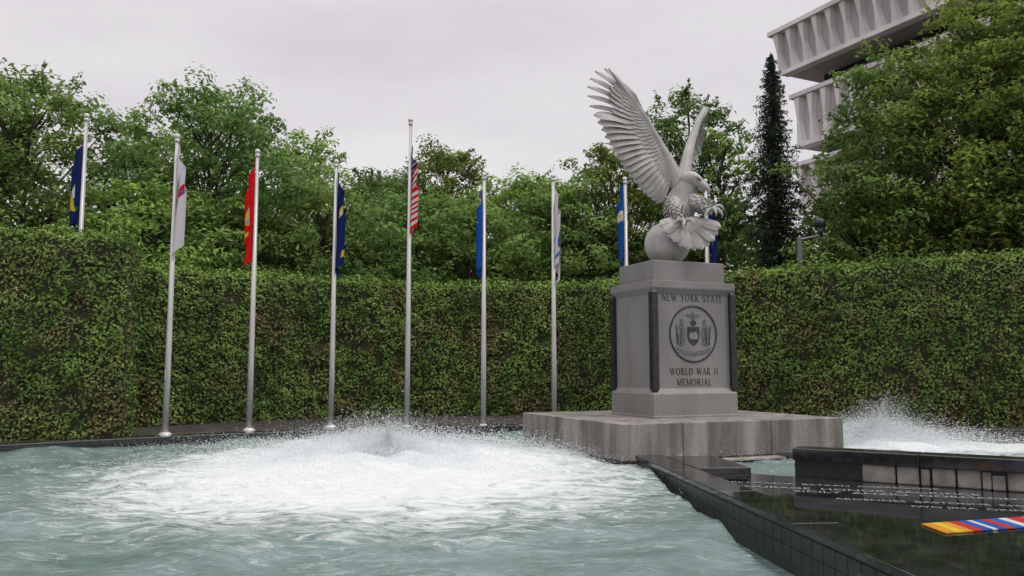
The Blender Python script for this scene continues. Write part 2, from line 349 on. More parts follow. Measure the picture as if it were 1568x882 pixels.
# ---------------- eagle ----------------
eg=empty('eagle_statue',(3.10,15.5,3.70))
def E(px,py,d=0): return Vector(((px-1030)*.0127,d,(400-py)*.0129))
def feather(mb,b,t,w,nrm,bend=None,th=.012,ns=8,tipr=.25):
    b=Vector(b);t=Vector(t);nrm=Vector(nrm).normalized(); V=[];F=[]
    bend=bend if bend is not None else Vector((0,0,0))
    pts=[b.lerp(t,k/ns)+bend*math.sin(math.pi*k/ns*.9) for k in range(ns+1)]
    for k,p in enumerate(pts):
        q=k/ns
        d_=(pts[min(k+1,ns)]-pts[max(k-1,0)]).normalized(); s=d_.cross(nrm).normalized(); n_=s.cross(d_)
        if n_.dot(nrm)<0: n_=-n_
        pr=min(1,.55+q*1.2)*(math.sqrt(max(0,1-((q-(1-tipr))/tipr)**2)) if q>1-tipr else 1)
        pr=max(pr,.04); ww=w*.5*pr
        V+=[p-s*ww-n_*th*.3,p-s*ww*.12+n_*th,p+s*ww*.12+n_*th,p+s*ww+n_*th*.1,p-n_*th]
    for k in range(ns):
        for j in range(5): F.append((k*5+j,k*5+(j+1)%5,k*5+5+(j+1)%5,k*5+5+j))
    F+=[(4,3,2,1,0),tuple(ns*5+j for j in range(5))]
    mb.add(V,F)
mb=MB()
T=[(926,110),(911,116),(903,128),(899,141),(899,155),(902,170),(907,186),(915,201),(923,215),(931,229),(939,243),(948,256),(957,268),(967,280),(978,290),(988,299),(998,306),(1007,311)]
B=[(962,152),(963,158),(965,165),(967,172),(970,180),(973,188),(977,196),(981,203),(986,210),(991,217),(996,224),(1001,231),(1005,238),(1009,245),(1013,252),(1016,259),(1019,266),(1022,273)]
NN=len(T)
def lerp2(L_,x):
    k=min(int(x),len(L_)-2); f=x-k; return (L_[k][0]*(1-f)+L_[k+1][0]*f, L_[k][1]*(1-f)+L_[k+1][1]*f)
def wd(px): return -.0045*(1030-px)
nrm=Vector((.25,-1,.15)).normalized()
xi=[0,1,2,3,4,5,6]+[6+k*.72 for k in range(1,16)]
for n_i,x_ in enumerate(xi):
    if x_>NN-1: break
    Bi=lerp2(B,x_);Ti=lerp2(T,x_)
    b=E(*Bi,wd(Bi[0])); t=E(*Ti,wd(Ti[0])+.10+(.12 if x_<6 else .0))
    w=.15 if x_<6 else .235
    feather(mb,b,t,w,nrm+Vector((0,0,.55)),bend=Vector((.02,-.05,.05)) if x_<8 else Vector((0,-.07,.03)),tipr=.35 if x_<6 else .2,th=.02,ns=12)
for row,(f0,f1,w,cnt,off) in enumerate([(.02,.55,.16,22,-.05),(-.03,.36,.12,26,-.075),(-.08,.21,.10,30,-.095),(-.15,.07,.085,34,-.105)]):
    for k in range(cnt):
        x=k/(cnt-1)*(NN-1.01); bb=lerp2(B,x); tt=lerp2(T,x)
        if row>0: bb=(bb[0]+5,bb[1]-4)
        p0=(bb[0]+(tt[0]-bb[0])*f0,bb[1]+(tt[1]-bb[1])*f0); p1=(bb[0]+(tt[0]-bb[0])*f1,bb[1]+(tt[1]-bb[1])*f1)
        feather(mb,E(*p0,wd(p0[0])+off),E(*p1,wd(p1[0])+off+.04),w*random.uniform(.95,1.05),nrm+Vector((0,0,.4)),ns=6,tipr=.45,th=.014)
arm=[(1042,288),(1032,265),(1019,238),(1002,210),(985,183),(966,158),(945,132),(930,115)]
ac=catmull([(*E(x,y,wd(x)-.04),r) for (x,y),r in zip(arm,[.15,.14,.10,.08,.075,.06,.035,.01])],3)
mb.tube([p[:3] for p in ac],[p[3] for p in ac],n=12)
B2=[(1091,158),(1089,162),(1087,168),(1085,174),(1082,181),(1079,188),(1076,196),(1073,204),(1070,212),(1067,220),(1064,228),(1061,236),(1058,244),(1056,252)]
T2=[(1108,134),(1112,140),(1112,150),(1110,162),(1107,175),(1103,188),(1099,200),(1095,212),(1090,224),(1085,235),(1080,246),(1075,256),(1071,265),(1067,272)]
def wd2(y): return .2+(280-y)*.005
n2_=Vector((-.75,-.65,.1))
for i in range(len(B2)):
    b=E(*B2[i],wd2(B2[i][1])); t=E(*T2[i],wd2(T2[i][1])+.5)
    feather(mb,b,t,.19,n2_+Vector((0,0,.3)),bend=Vector((-.05,.02,.04)),tipr=.3)
    for f1,w,off in((.6,.15,.04),(.35,.12,.07)):
        feather(mb,b+n2_*off,b.lerp(t,f1)+n2_*off*.6,w,n2_+Vector((0,0,.3)),ns=5,tipr=.45)
for k,(px,py) in enumerate([(1104,138),(1098,146),(1101,131)]):
    feather(mb,E(1089,165,.8),E(px,py,.9+.1*k),.13,n2_,tipr=.35)
arm2=[(1046,285),(1053,258),(1060,232),(1068,208),(1076,188),(1086,165),(1096,148),(1101,138)]
mb.tube([E(x,y,wd2(y)-.02) for x,y in arm2],[.15,.13,.105,.09,.08,.065,.045,.015],n=12)
TT=[(1001,350),(1008,362),(1019,373),(1033,382),(1048,387),(1062,386),(1075,379),(1085,367),(1091,353)]
for i in range(12):
    ang=i/11; tp=lerp2(TT,ang*7.99)
    feather(mb,E(1036+14*ang,338,-.30-.015*(i%2)),E(*tp,-.52-.03*(i%2)),.20,(0.1*(ang-.5),-1,.2),bend=Vector((0,-.06,0)),tipr=.2,th=.02,ns=10)
for i in range(8):
    ang=i/7; tp=lerp2(TT,.6+ang*6.8); b=E(1038+10*ang,336,-.38)
    feather(mb,b,b.lerp(E(*tp,-.62),.50),.14,(0.1*(ang-.5),-1,.2),ns=6,tipr=.4)
mb.obj('wings_and_tail',M_eagle,eg)
mb=MB()
body=[(1060,273,-.14,7),(1055,281,-.12,13),(1049,291,-.08,17),(1044,303,-.04,21),(1040,316,-.02,21),(1038,328,-.04,17),(1038,340,-.12,12),(1039,350,-.2,6)]
bp_=catmull([(*E(x,y,d_),r*.0127) for x,y,d_,r in body],5)
mb.tube([p[:3] for p in bp_],[p[3] for p in bp_],n=24)
head=[(1044,281,-.10,6),(1049,277,-.13,11),(1056,276,-.18,12.5),(1063,280,-.23,10),(1068,284,-.27,7),(1073,288,-.31,5.2),(1077,293,-.335,3.6),(1078,298,-.34,2),(1077,302,-.335,.6)]
hp=catmull([(*E(x,y,d_),r*.0127) for x,y,d_,r in head],4)
mb.tube([p[:3] for p in hp],[max(p[3],.005) for p in hp],n=18)
mb.tube([E(1066,289,-.25),E(1071,294,-.29),E(1074,297,-.31)],[.05,.032,.008],n=8)
mb.tube([E(1056,273,-.31),E(1062,275,-.345),E(1068,280,-.35)],[.012,.026,.012],n=8)
def limb(pts): 
    c=catmull([(*E(x,y,d_),r*.0127) for x,y,d_,r in pts],3); mb.tube([p[:3] for p in c],[max(p[3],.004) for p in c],n=12)
L1=[(1034,305,-.15,9),(1028,317,-.24,11),(1029,328,-.34,9),(1034,338,-.44,5.5),(1038,345,-.52,3.6)]
L2=[(1056,304,-.18,10),(1063,313,-.30,11),(1069,321,-.42,8),(1074,326,-.52,4.5),(1078,328,-.58,3.6)]
limb(L1);limb(L2)
def claw(c,d_,dirs):
    p0=E(*c,d_)
    for dx,dy,dz in dirs:
        v=Vector((dx,dy,dz)).normalized(); up=Vector((0,0,.03))
        c=catmull([(*p0,.042),(*(p0+v*.07+up),.036),(*(p0+v*.14+up*.6),.034),(*(p0+v*.185-up*.6),.024),(*(p0+v*.205-up*2),.014),(*(p0+v*.18-up*3.6),.003)],2)
        mb.tube([q[:3] for q in c],[q[3] for q in c],n=8)
claw((1038,345),-.54,[(-.9,-.4,.1),(-.25,-.8,-.3),(.7,-.7,.05),(.2,.6,-.2)])
claw((1078,327),-.60,[(.95,-.2,.3),(.8,-.5,-.4),(.1,-.8,-.3),(-.7,-.3,-.5)])
mb.obj('body',M_eagle,eg,smooth=True)
mb=MB()
def shingle(path,n0,ln,wd_,lift=.012):
    P_=[Vector(p[:3]) for p in path]; R_=[p[3] for p in path]
    for row in range(1,len(P_)-1):
        d_=(P_[row+1]-P_[row-1]).normalized(); u=d_.orthogonal().normalized(); w_=d_.cross(u); k_n=max(6,int(n0*R_[row]/.27))
        for k in range(k_n):
            a=2*math.pi*(k+.5*(row%2))/k_n+random.uniform(-.1,.1)
            o_=u*math.cos(a)+w_*math.sin(a); p=P_[row]+o_*(R_[row]-.002)
            feather(mb,p,p+d_*ln*random.uniform(.9,1.1)+o_*lift,wd_,o_,th=.009,ns=4,tipr=.5)
shingle(bp_[6:34:2],20,.13,.09,.035)
for Lm in(L1,L2):
    c=catmull([(*E(x,y,d_),r*.0127) for x,y,d_,r in Lm[:4]],3); shingle(c,18,.10,.07,.018)
mb.obj('body_feathers',M_eagle,eg)
mb=MB(); mb.sphere(E(1063,279,-.355),.016,10,6); mb.obj('eye',M_blackr,eg)
mb=MB(); mb.sphere(E(1020,371,.0),.43,40,26); mb.obj('globe',M_eagle,eg,smooth=True)

# ---------------- right-hand parapets & plaque ----------------
tab=empty('granite_plaque_table')
mb=MB(); mb.prism([(2.25,13.0),(3.75,11.75),(12,6.3),(12,2.2),(2.75,2.2)],-.4,.2); mb.obj('plaque_surface',M_wet,tab)
def strip(mb,p,q,w,z0,z1,side=1):
    p=Vector(p);q=Vector(q);d_=(q-p).normalized();s=Vector((-d_.y,d_.x))*w*side
    P=[p,q,q+s,p+s]
    if side<0: P=P[::-1]
    mb.prism([tuple(v) for v in P],z0,z1)
mb=MB(); a0=Vector((1.92,12.95));a1=Vector((2.95,1.9))
L_=(a1-a0).length; dv=(a1-a0).normalized(); s0=0
while s0<L_:
    s1=min(s0+1.9,L_); strip(mb,a0+dv*(s0+.003),a0+dv*(s1-.003),.42,.30,.36); s0=s1
mb.obj('left_coping',M_wet,tab,bevel=.008)
mb=MB(); strip(mb,a0+Vector((.03,0)),a1+Vector((.03,0)),.36,-.6,.30); mb.obj('left_wall',M_blackr,tab)
mb=MB(); s0=0
while s0<L_-.2:   # facing tiles of the pool wall
    for r0,r1 in ((.0,.135),(.14,.275)):
        strip(mb,a0+dv*(s0+.004)+Vector((.018,0)),a0+dv*(s0+.196)+Vector((.018,0)),.014,r0,r1)
    s0+=.2
mb.obj('wall_tiles',M_blackr,tab)
mb=MB(); strip(mb,(2.36,12.72),(2.5,11.2),.75,.205,.37); mb.obj('corner_block',M_wet,tab,bevel=.01)
cop=empty('stone_pool_wall')
c0=Vector((3.9,11.55)); c1=Vector((13,5.7)); dv=(c1-c0).normalized(); L_=(c1-c0).length
mb=MB(); s0=0
while s0<L_:
    s1=min(s0+1.6,L_); strip(mb,c0+dv*(s0+.003),c0+dv*(s1-.003),.42,.44,.60); s0=s1
mb.obj('coping',M_black,cop,bevel=.01)
nv=Vector((-dv.y,dv.x))
mb=MB(); strip(mb,c0+nv*.14,c1+nv*.14,.2,-.5,.44); mb.obj('back_wall',M_blackr,cop)
mb=MB(); s0=.9
while s0<L_-.3:
    w=random.choice([.10,.26,.4,.52,.14]); off1=random.uniform(0,.05)
    strip(mb,c0+dv*s0+nv*(.04+off1),c0+dv*(s0+w)+nv*(.04+off1+random.uniform(-.02,.02)),.08,.2,.436-random.uniform(0,.05)*(w<.2))
    s0+=w+random.uniform(.01,.03)
mb.obj('stones',M_pale,cop,bevel=.02)
names=['PEARL HARBOR  BATAAN  CORREGIDOR','COURAGE  HONOR  SACRIFICE','SICILY  ANZIO  NORMANDY','ARDENNES  BASTOGNE  RHINELAND','IWO JIMA  OKINAWA  LEYTE','NORTH AFRICA  SALERNO','MIDWAY  GUADALCANAL','TARAWA  SAIPAN  GUAM']
for k,(x,y,sz,nm) in enumerate([(4.0,10.75,.15,0),(4.2,10.3,.20,1),(4.7,9.9,.2,2),(4.95,9.3,.15,3),(5.3,8.85,.15,4),(6.4,8.2,.13,5),(6.2,8.75,.13,7)]):
    txt(names[nm],None,0,sz,tab,M_silver,loc=(x,y,.206),rot=(0,0,math.radians(-16)),name='inscription',ext=.001)
rib=empty('medal_ribbon_inlay',(3.95,7.62,.205),math.radians(17))
cols=[(.75,.33,.02),(.8,.6,.03),(.8,.33,.02),(.55,.03,.02),(.02,.09,.42),(.75,.75,.72),(.02,.09,.42),(.55,.03,.02),(.02,.12,.5),(.75,.75,.72),(.6,.03,.02),(.6,.03,.02),(.75,.75,.72),(.02,.1,.45),(.8,.6,.03),(.8,.33,.02),(.55,.03,.02)]
mats={}
x=0
for i,c in enumerate(cols):
    c=tuple(v*.75 for v in c)
    if c not in mats: mats[c]=noise_mat('ribbon_enamel_%d'%i,tuple(v*.85 for v in c),c,6,rough=.4)
    w=[.12,.1,.1,.12,.11,.06,.11,.1][i%8]
    mb=MB(); mb.prism([(x,0),(x+w-.003,0),(x+w+.12,.42),(x+.123,.42)],0,.012); mb.obj('stripe_%d'%i,mats[c],rib); x+=w

# ---------------- hedges ----------------
def leaves(name,P,size,wr,nrm,cols,mat,parent=None,spread=.9):
    N_=len(P)
    a=rng.normal(0,1,(N_,3)); nn=nrm+rng.normal(0,spread*.6,(N_,3)); nn/=np.linalg.norm(nn,axis=1)[:,None]
    a-=nn*(a*nn).sum(1)[:,None]; a/=np.linalg.norm(a,axis=1)[:,None]; s=np.cross(nn,a)
    sz=size[:,None]; 
    V=np.stack([P-a*sz*.5,P+s*sz*wr*.5+nn*sz*.1,P+a*sz*.5,P-s*sz*wr*.5+nn*sz*.1],1).reshape(-1,3)
    return mesh_obj(name,V,np.arange(4*N_).reshape(-1,4),mat,parent,cols=cols)
def hedge(name,path,th,z0,dens,lsz,ends=True):
    e=empty(name); P=catmull(path,10)
    P=np.array(P); d_=np.gradient(P[:,:2],axis=0); d_/=np.linalg.norm(d_,axis=1)[:,None]; nr=np.stack([d_[:,1],-d_[:,0]],1)
    mb=MB(); V=[];F=[];i_=.12
    for k in range(len(P)):
        f=P[k,:2]-nr[k]*i_; b_=P[k,:2]-nr[k]*(th-i_)
        V+=[(*f,z0),(*f,P[k,2]-i_),(*b_,P[k,2]-i_),(*b_,z0)]
    for k in range(len(P)-1):
        for j in range(3): F.append((4*k+j,4*k+4+j,4*k+5+j,4*k+1+j))
    F+=[(0,1,2,3),tuple(4*(len(P)-1)+j for j in (3,2,1,0))]
    mb.add(V,F); mb.obj('branches_core',M_core,e)
    seg=np.linalg.norm(np.diff(P[:,:2],axis=0),axis=1); Ltot=seg.sum(); cum=np.concatenate([[0],np.cumsum(seg)])
    H=P[:,2].mean()-z0
    def at(s):
        x=np.interp(s,cum,P[:,0]);y=np.interp(s,cum,P[:,1]);t=np.interp(s,cum,P[:,2]);nx=np.interp(s,cum,nr[:,0]);ny=np.interp(s,cum,nr[:,1]); return x,y,t,nx,ny
    pts=[];nn=[];
    n1=int(Ltot*H*dens); s=rng.uniform(0,Ltot,n1); x,y,t,nx,ny=at(s); h=rng.uniform(0,1,n1); z=z0+(t-z0)*h
    bul=np.array([noise.noise(Vector((a*1.1,c*1.1,3)))*.14+noise.noise(Vector((a*3.2,c*3.2,8)))*.12 for a,c in zip(s,z)])
    o_=bul+rng.normal(0,.04,n1)-.05*(h>.97)
    pts.append(np.stack([x+nx*o_,y+ny*o_,z],1)); nn.append(np.stack([nx,ny,np.full(n1,.6)],1))
    n2=int(Ltot*th*dens*1.0); s2=rng.uniform(0,Ltot,n2); x,y,t,nx,ny=at(s2); w=rng.uniform(0,th,n2)
    tb=np.array([noise.noise(Vector((a*1.3,c*2,13)))*.13+noise.noise(Vector((a*5,c*5,1)))*.10 for a,c in zip(s2,w)])
    pts.append(np.stack([x-nx*w,y-ny*w,t+tb+rng.normal(0,.035,n2)+rng.exponential(.03,n2)],1)); nn.append(np.tile([0,0,1.],(n2,1)))
    if ends:
        for k,sg in((0,-1),(-1,1)):
            n3=int(th*H*dens); w=rng.uniform(0,th,n3); hz=rng.uniform(0,1,n3)
            dx,dy=d_[k]*sg
            q=rng.normal(0,.06,n3)
            pts.append(np.stack([P[k,0]-nr[k,0]*w+dx*q,P[k,1]-nr[k,1]*w+dy*q,z0+(P[k,2]-z0)*hz],1)); nn.append(np.tile([dx,dy,.3],(n3,1)))
    pts=np.concatenate(pts);nn=np.concatenate(nn); N_=len(pts)
    g1=np.array([noise.noise(Vector(p)*.8) for p in pts]); g2=np.array([noise.noise(Vector(p)*3.2+Vector((9,9,9))) for p in pts])
    g3=np.array([noise.noise(Vector((p[0],p[1],p[2]*.6))*1.5+Vector((4,2,7))) for p in pts])
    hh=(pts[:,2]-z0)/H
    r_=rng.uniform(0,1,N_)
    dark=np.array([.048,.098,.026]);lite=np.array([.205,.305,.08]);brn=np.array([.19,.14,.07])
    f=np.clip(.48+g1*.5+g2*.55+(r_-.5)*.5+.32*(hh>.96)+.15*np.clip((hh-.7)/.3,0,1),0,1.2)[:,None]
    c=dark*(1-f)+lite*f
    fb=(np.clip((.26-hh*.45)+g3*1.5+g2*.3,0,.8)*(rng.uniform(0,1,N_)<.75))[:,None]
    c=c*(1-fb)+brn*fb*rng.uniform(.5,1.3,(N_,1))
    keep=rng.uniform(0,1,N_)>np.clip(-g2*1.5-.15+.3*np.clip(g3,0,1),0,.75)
    pts=pts[keep];nn=nn[keep];c=c[keep];N_=len(pts)
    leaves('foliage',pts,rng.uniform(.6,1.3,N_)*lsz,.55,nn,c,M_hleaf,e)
    return e
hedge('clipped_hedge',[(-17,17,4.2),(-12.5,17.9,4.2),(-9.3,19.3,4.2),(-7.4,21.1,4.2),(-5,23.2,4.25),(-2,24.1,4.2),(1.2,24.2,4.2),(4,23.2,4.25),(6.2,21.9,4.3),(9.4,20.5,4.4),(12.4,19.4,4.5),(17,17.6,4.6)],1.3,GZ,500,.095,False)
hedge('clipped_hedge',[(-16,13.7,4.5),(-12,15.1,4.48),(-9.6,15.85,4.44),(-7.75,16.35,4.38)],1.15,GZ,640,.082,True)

# ---------------- trees ----------------
def tree(name,x,y,top,rad,zlow=2.2,nc=150,npl=105,tint=(1,1,1),lsz=.19,flat=.42,seed=0,shade=1):
    r_=np.random.default_rng(100+seed); e=empty(name,(x,y,.3))
    H=top-.3; zl=zlow
    mb=MB()
    lean=r_.normal(0,.25,2)
    trunk=[(0,0,0),(lean[0]*.2,lean[1]*.2,H*.25),(lean[0]*.6,lean[1]*.6,H*.5),(lean[0],lean[1],H*.85)]
    tp=catmull(trunk,4); mb.tube(tp,[.16*H/10*(1-.85*i/len(tp)) for i in range(len(tp))],n=9)
    P=[];Nn=[];Cc=[]
    for k in range(nc):
        q=r_.uniform(0,1)**.8
        z=zl+(H-zl)*q
        env=rad*1.12*(math.sin(math.pi*min(1,(.14+.80*q)))**.6)
        a=r_.uniform(0,2*math.pi)
        env*=1+.28*math.sin(a*3+seed)+.22*math.sin(a*5+q*9+seed*2)
        rr=env*math.sqrt(r_.uniform(.10,1))
        if q>.88: rr*=.85
        if r_.uniform()<.15: rr*=1.2; z+=.3
        cx,cy=rr*math.cos(a)+lean[0]*q,rr*math.sin(a)+lean[1]*q
        cr=r_.uniform(.26,.66)*(1.1-.45*q)*min(1.2,rad/2.2)
        if k%3==0:
            zb_=max(H*.18,z-rr*1.0-.6); f=min(zb_/(H*.85),1)
            mb.tube([(lean[0]*f,lean[1]*f,zb_),(cx*.5+lean[0]*f*.5,cy*.5,(zb_+z)/2-.1),(cx,cy,z-.05)],[.05,.032,.01],n=5,cap=False)
        n_=int(npl*cr*cr/.30)+14
        d3=r_.normal(0,1,(n_,3)); d3/=np.linalg.norm(d3,axis=1)[:,None]; rad3=r_.uniform(0,1,(n_,1))**.5*1.25+np.abs(r_.normal(0,.2,(n_,1)))
        out_=np.array([math.cos(a),math.sin(a)])
        p=d3*rad3*cr*np.array([1,1,flat])
        rise=r_.uniform(-.25,.55)
        p[:,2]+= -.20*(p[:,:2]**2).sum(1)/cr + rise*(p[:,:2]@out_)
        P.append(p+np.array([cx,cy,z])); Nn.append(d3*.6+np.array([0,0,.8]))
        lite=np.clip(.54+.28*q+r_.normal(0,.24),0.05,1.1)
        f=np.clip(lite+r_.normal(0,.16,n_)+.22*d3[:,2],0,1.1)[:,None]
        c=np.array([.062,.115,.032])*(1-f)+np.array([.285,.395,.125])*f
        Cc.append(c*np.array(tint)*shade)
    for k in range(int(nc*.35)):
        q=r_.uniform(.25,1); a=r_.uniform(0,6.28); z=zl+(H-zl)*q; env=rad*1.2*(math.sin(math.pi*min(1,(.14+.80*q)))**.6)
        st=np.array([env*.8*math.cos(a),env*.8*math.sin(a),z-.2]); dr=np.array([math.cos(a)*.7,math.sin(a)*.7,r_.uniform(.1,1.0)+.6*(q>.8)]); dr/=np.linalg.norm(dr); ln=r_.uniform(.4,.95)
        n_=26; t_=r_.uniform(0,1,(n_,1)); p=st+dr*t_*ln+r_.normal(0,.09,(n_,3))*(1.2-t_); p[:,2]-=.15*t_[:,0]**2
        P.append(p); Nn.append(np.tile([0,0,.9],(n_,1))); f=r_.uniform(.4,1,(n_,1)); Cc.append((np.array([.062,.115,.032])*(1-f)+np.array([.285,.395,.125])*f)*np.array(tint)*shade)
        mb.tube([st,st+dr*ln*.9],[.012,.004],n=4,cap=False)
    P=np.concatenate(P);Nn=np.concatenate(Nn);Cc=np.concatenate(Cc)
    mb.obj('trunk_and_limbs',M_bark,e,smooth=True)
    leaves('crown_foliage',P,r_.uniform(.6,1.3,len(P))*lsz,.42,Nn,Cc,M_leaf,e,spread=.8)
    return len(P)
Tl=[(-14.4,24,10.6,2.3),(-17.3,25,11.0,2.6),(-13.0,28,10.4,1.9),(-9.97,26,10.7,2.7),(-8.1,30,10.5,2.2),(-6.3,27,7.9,2.2),(-5.3,33,9.6,2.6),(-2.9,35,11.0,2.5),(-3.9,27.5,7.6,2.3),(.2,31,9.0,2.6),(-1.5,27.5,7.2,2.1),(1.9,28.5,8.1,2.3),(4.0,29,9.6,2.1),(6.3,30,11.9,2.2),(7.6,28.5,10.2,1.3),(10.6,25.5,9.0,1.5),(12.0,24.5,11.1,2.3),(13.9,23,12.3,2.6),(16.4,23,12.9,2.9),(-10.5,23.5,7.0,2.4),(-7.9,24.9,6.8,1.9),(11.3,24.6,7.0,2.0)]
tints=[(1,1,1),(.9,.95,.9),(1.1,1.02,.8),(.85,.95,.95),(1.05,1.1,.9)]
tot=0
for i,(x,y,t_,r_) in enumerate(Tl):
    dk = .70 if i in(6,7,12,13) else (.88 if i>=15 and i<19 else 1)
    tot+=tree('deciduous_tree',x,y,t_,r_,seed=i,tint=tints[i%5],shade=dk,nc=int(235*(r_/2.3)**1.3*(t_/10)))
# spruce
e=empty('spruce_tree',(8.62,26.3,.3)); mb=MB(); H=11.9; mb.tube([(0,0,0),(0,0,H*.5),(0,0,H)],[.16,.09,.015],n=8)
P=[];Nn=[]
for k in range(360):
    q=k/360; z=3.0+(H-3.05)*q; L1=(1.35*(1-q)**.7+.07)*random.uniform(.5,1.3); a=k*2.399+random.uniform(-.3,.3)
    dx,dy=math.cos(a),math.sin(a); mb.tube([(0,0,z),(dx*L1*.6,dy*L1*.6,z-.12*L1),(dx*L1,dy*L1,z-.05*L1)],[.02,.012,.004],n=4,cap=False)
    n_=int(16+95*L1); u=rng.uniform(.05,1,n_); w=rng.normal(0,1,n_)*.15*(1.15-u)*L1+rng.normal(0,.02,n_)
    P.append(np.stack([dx*L1*u-dy*w,dy*L1*u+dx*w,z-.12*L1*u-rng.exponential(.10,n_)],1)); Nn.append(np.tile([dx*.5,dy*.5,.6],(n_,1)))
P=np.concatenate(P);Nn=np.concatenate(Nn); f=rng.uniform(0,1,(len(P),1))
mb.obj('trunk_and_limbs',M_bark,e)
leaves('needles',P,rng.uniform(.6,1.3,len(P))*.13,.28,Nn,np.array([.026,.040,.028])*(1-f)+np.array([.085,.105,.075])*f,M_leaf,e)
n_=60000; x=rng.uniform(-34,36,n_); 
tz=8.2+1.2*np.sin(x*.55+1)+.9*np.sin(x*1.3)+.5*np.sin(x*3.1)
u=rng.uniform(0,1,n_); z=.5+(tz-.5)*(u**.9); y=39+rng.uniform(-1,3,n_)+1.2*np.sin(x*1.1+z*.8)
f=np.clip(rng.uniform(0,1,n_)*.6+.3*np.sin(x*1.7+z*2.1)*np.sin(z*1.4+x*.5)+.1,0,1)[:,None]
leaves('distant_trees',np.stack([x,y,z],1),rng.uniform(.25,.55,n_),.45,np.tile([0,-.6,.8],(n_,1)),np.array([.03,.055,.02])*(1-f)+np.array([.13,.19,.06])*f,M_leaf)

# ---------------- flagpoles and flags ----------------
navy=(.014,.026,.11);blue=(.018,.085,.36);red=(.58,.014,.018);white=(.62,.60,.62);gold=(.6,.42,.06);green=(.03,.15,.05)
def disc(u,v,cu=.5,cv=.5,r=.2,asp=1.5): return math.hypot((u-cu)*asp,(v-cv))<r
def pat_us(u,v):
    if u<.42 and v<.54:
        return white if (math.sin(u*75)*math.sin(v*60)>.45) else navy
    return red if int(v*13)%2==0 else white
def pat_seal(bg,ring,inn,band=None):
    def f(u,v):
        if band and v>.72 and .2<u<.8 and v<.84: return band
        if disc(u,v,.5,.45,.15): return inn if math.sin(u*40+v*25)>-.2 else ring
        if disc(u,v,.5,.45,.23): return ring
        return bg
    return f
def pat_marine(u,v):
    if disc(u,v,.5,.45,.2): return gold if math.sin(u*30)*math.sin(v*26)>-.3 else (.3,.3,.32)
    if v>.78 and .2<u<.8 and v<.87: return gold
    return red
def pat_ny(u,v):
    if disc(u,v,.5,.5,.27): return gold if math.sin(u*33+v*9)>0 else green if v>.5 else white
    return navy
def flag_pole(x,y,zb_,zt_,pat,side,drop,tot,wid,seed=0,nm='flagpole'):
    hoist=tot*.55; fly=tot*.50
    e=empty(nm,(x,y,zb_)); H=zt_-zb_; mb=MB()
    mb.tube([(0,0,0),(0,0,H*.3),(0,0,H-.12)],[.066,.060,.036],n=16); mb.tube([(0,0,0),(0,0,.05),(0,0,.09)],[.14,.13,.07],n=16)
    mb.tube([(0,0,H-.12),(0,0,H-.10),(0,0,H-.06),(0,0,H-.05)],[.05,.055,.055,.02],n=12)
    mb.sphere((0,0,H),.062,14,10); mb.obj('pole',M_pole,e,smooth=True)
    mb=MB(); mb.tube([(.05,-.03,1.0),(.045,-.03,H*.5),(.04,-.02,H-.1)],[.006]*3,n=5); mb.tube([(.0,-.1,1.15),(.0,-.1,1.35)],[.012]*2,n=6); mb.obj('halyard',M_pole,e)
    nu,nv=110,54; V=[];C=[];F=[]
    r_=random.Random(seed); ph=r_.uniform(0,6); ph2=r_.uniform(0,6)
    z0=H-drop
    for j in range(nv+1):
        v=j/nv
        for i in range(nu+1):
            u=i/nu
            k=min(1,u*1.6)**.8*(1-.25*max(0,u-.6)/.4)
            fold=math.sin(u*15+ph+v*2.4); fold2=math.cos(u*15+ph+v*1.7)
            px=side*(.04+wid*k*(1-.3*v))+ .075*min(1,u*5)*fold*(.6+.5*u)
            py=-.02+.12*min(1,u*5)*fold2*(.5+.6*u)
            pz=z0-v*hoist*(1-.12*u)-fly*u*(.93+.06*math.sin(v*5+ph2))-.05*math.sin(u*9+ph2)*u
            V.append((px,py,pz))
    for j in range(nv):
        for i in range(nu):
            a=j*(nu+1)+i; F.append((a,a+1,a+nu+2,a+nu+1)); C.append(pat((i+.5)/nu,(j+.5)/nv))
    mesh_obj('flag',V,F,mF,e,cols=np.array(C,dtype=np.float32),smooth=True)
fp=[(-9.46,17.7,GZ,7.3,pat_ny,-1,.45,2.6,.14),(-7.09,16.9,GZ,6.6,pat_seal(white,red,(.1,.12,.4)),1,.15,2.65,.14),
 (-5.76,18.1,GZ,6.6,pat_marine,-1,.2,2.6,.14),(-4.19,19.1,GZ,6.62,pat_seal(navy,gold,white,gold),1,.22,2.65,.15),
 (-2.47,19.4,GZ-.03,7.73,pat_us,1,.6,2.4,.12),(-.685,19.75,GZ-.03,6.46,pat_seal(blue,white,gold),-1,.35,2.5,.10),
 (1.05,20.5,GZ,6.6,pat_seal(white,blue,gold,(.1,.2,.5)),1,.2,2.7,.08),(2.93,20.8,GZ,6.6,pat_seal((.02,.08,.28),white,gold),-1,.05,2.4,.13),
 (4.92,20.4,GZ,6.45,pat_seal(navy,white,gold),1,.5,2.2,.18)]
for i,(x,y,zb_,zt_,pt,sd,dr,tt_,wd_) in enumerate(fp): flag_pole(x,y,zb_,zt_,pt,sd,dr,tt_,wd_,seed=i)

# lamp behind hedge
e=empty('street_lamp',(7.95,22.4,GZ)); mb=MB()
mb.box(-.07,.07,-.07,.07,0,5.0); mb.tube([(0,0,4.93),(.78,0,5.08)],[.045,.04],n=8); mb.obj('post',M_steel,e,bevel=.01)
mb=MB(); mb.sphere((.62,0,5.40),.15,16,10); mb.tube([(.62,0,5.03),(.62,0,5.28)],[.06,.09],n=10); mb.obj('lamp_head',M_blackr,e,smooth=True)

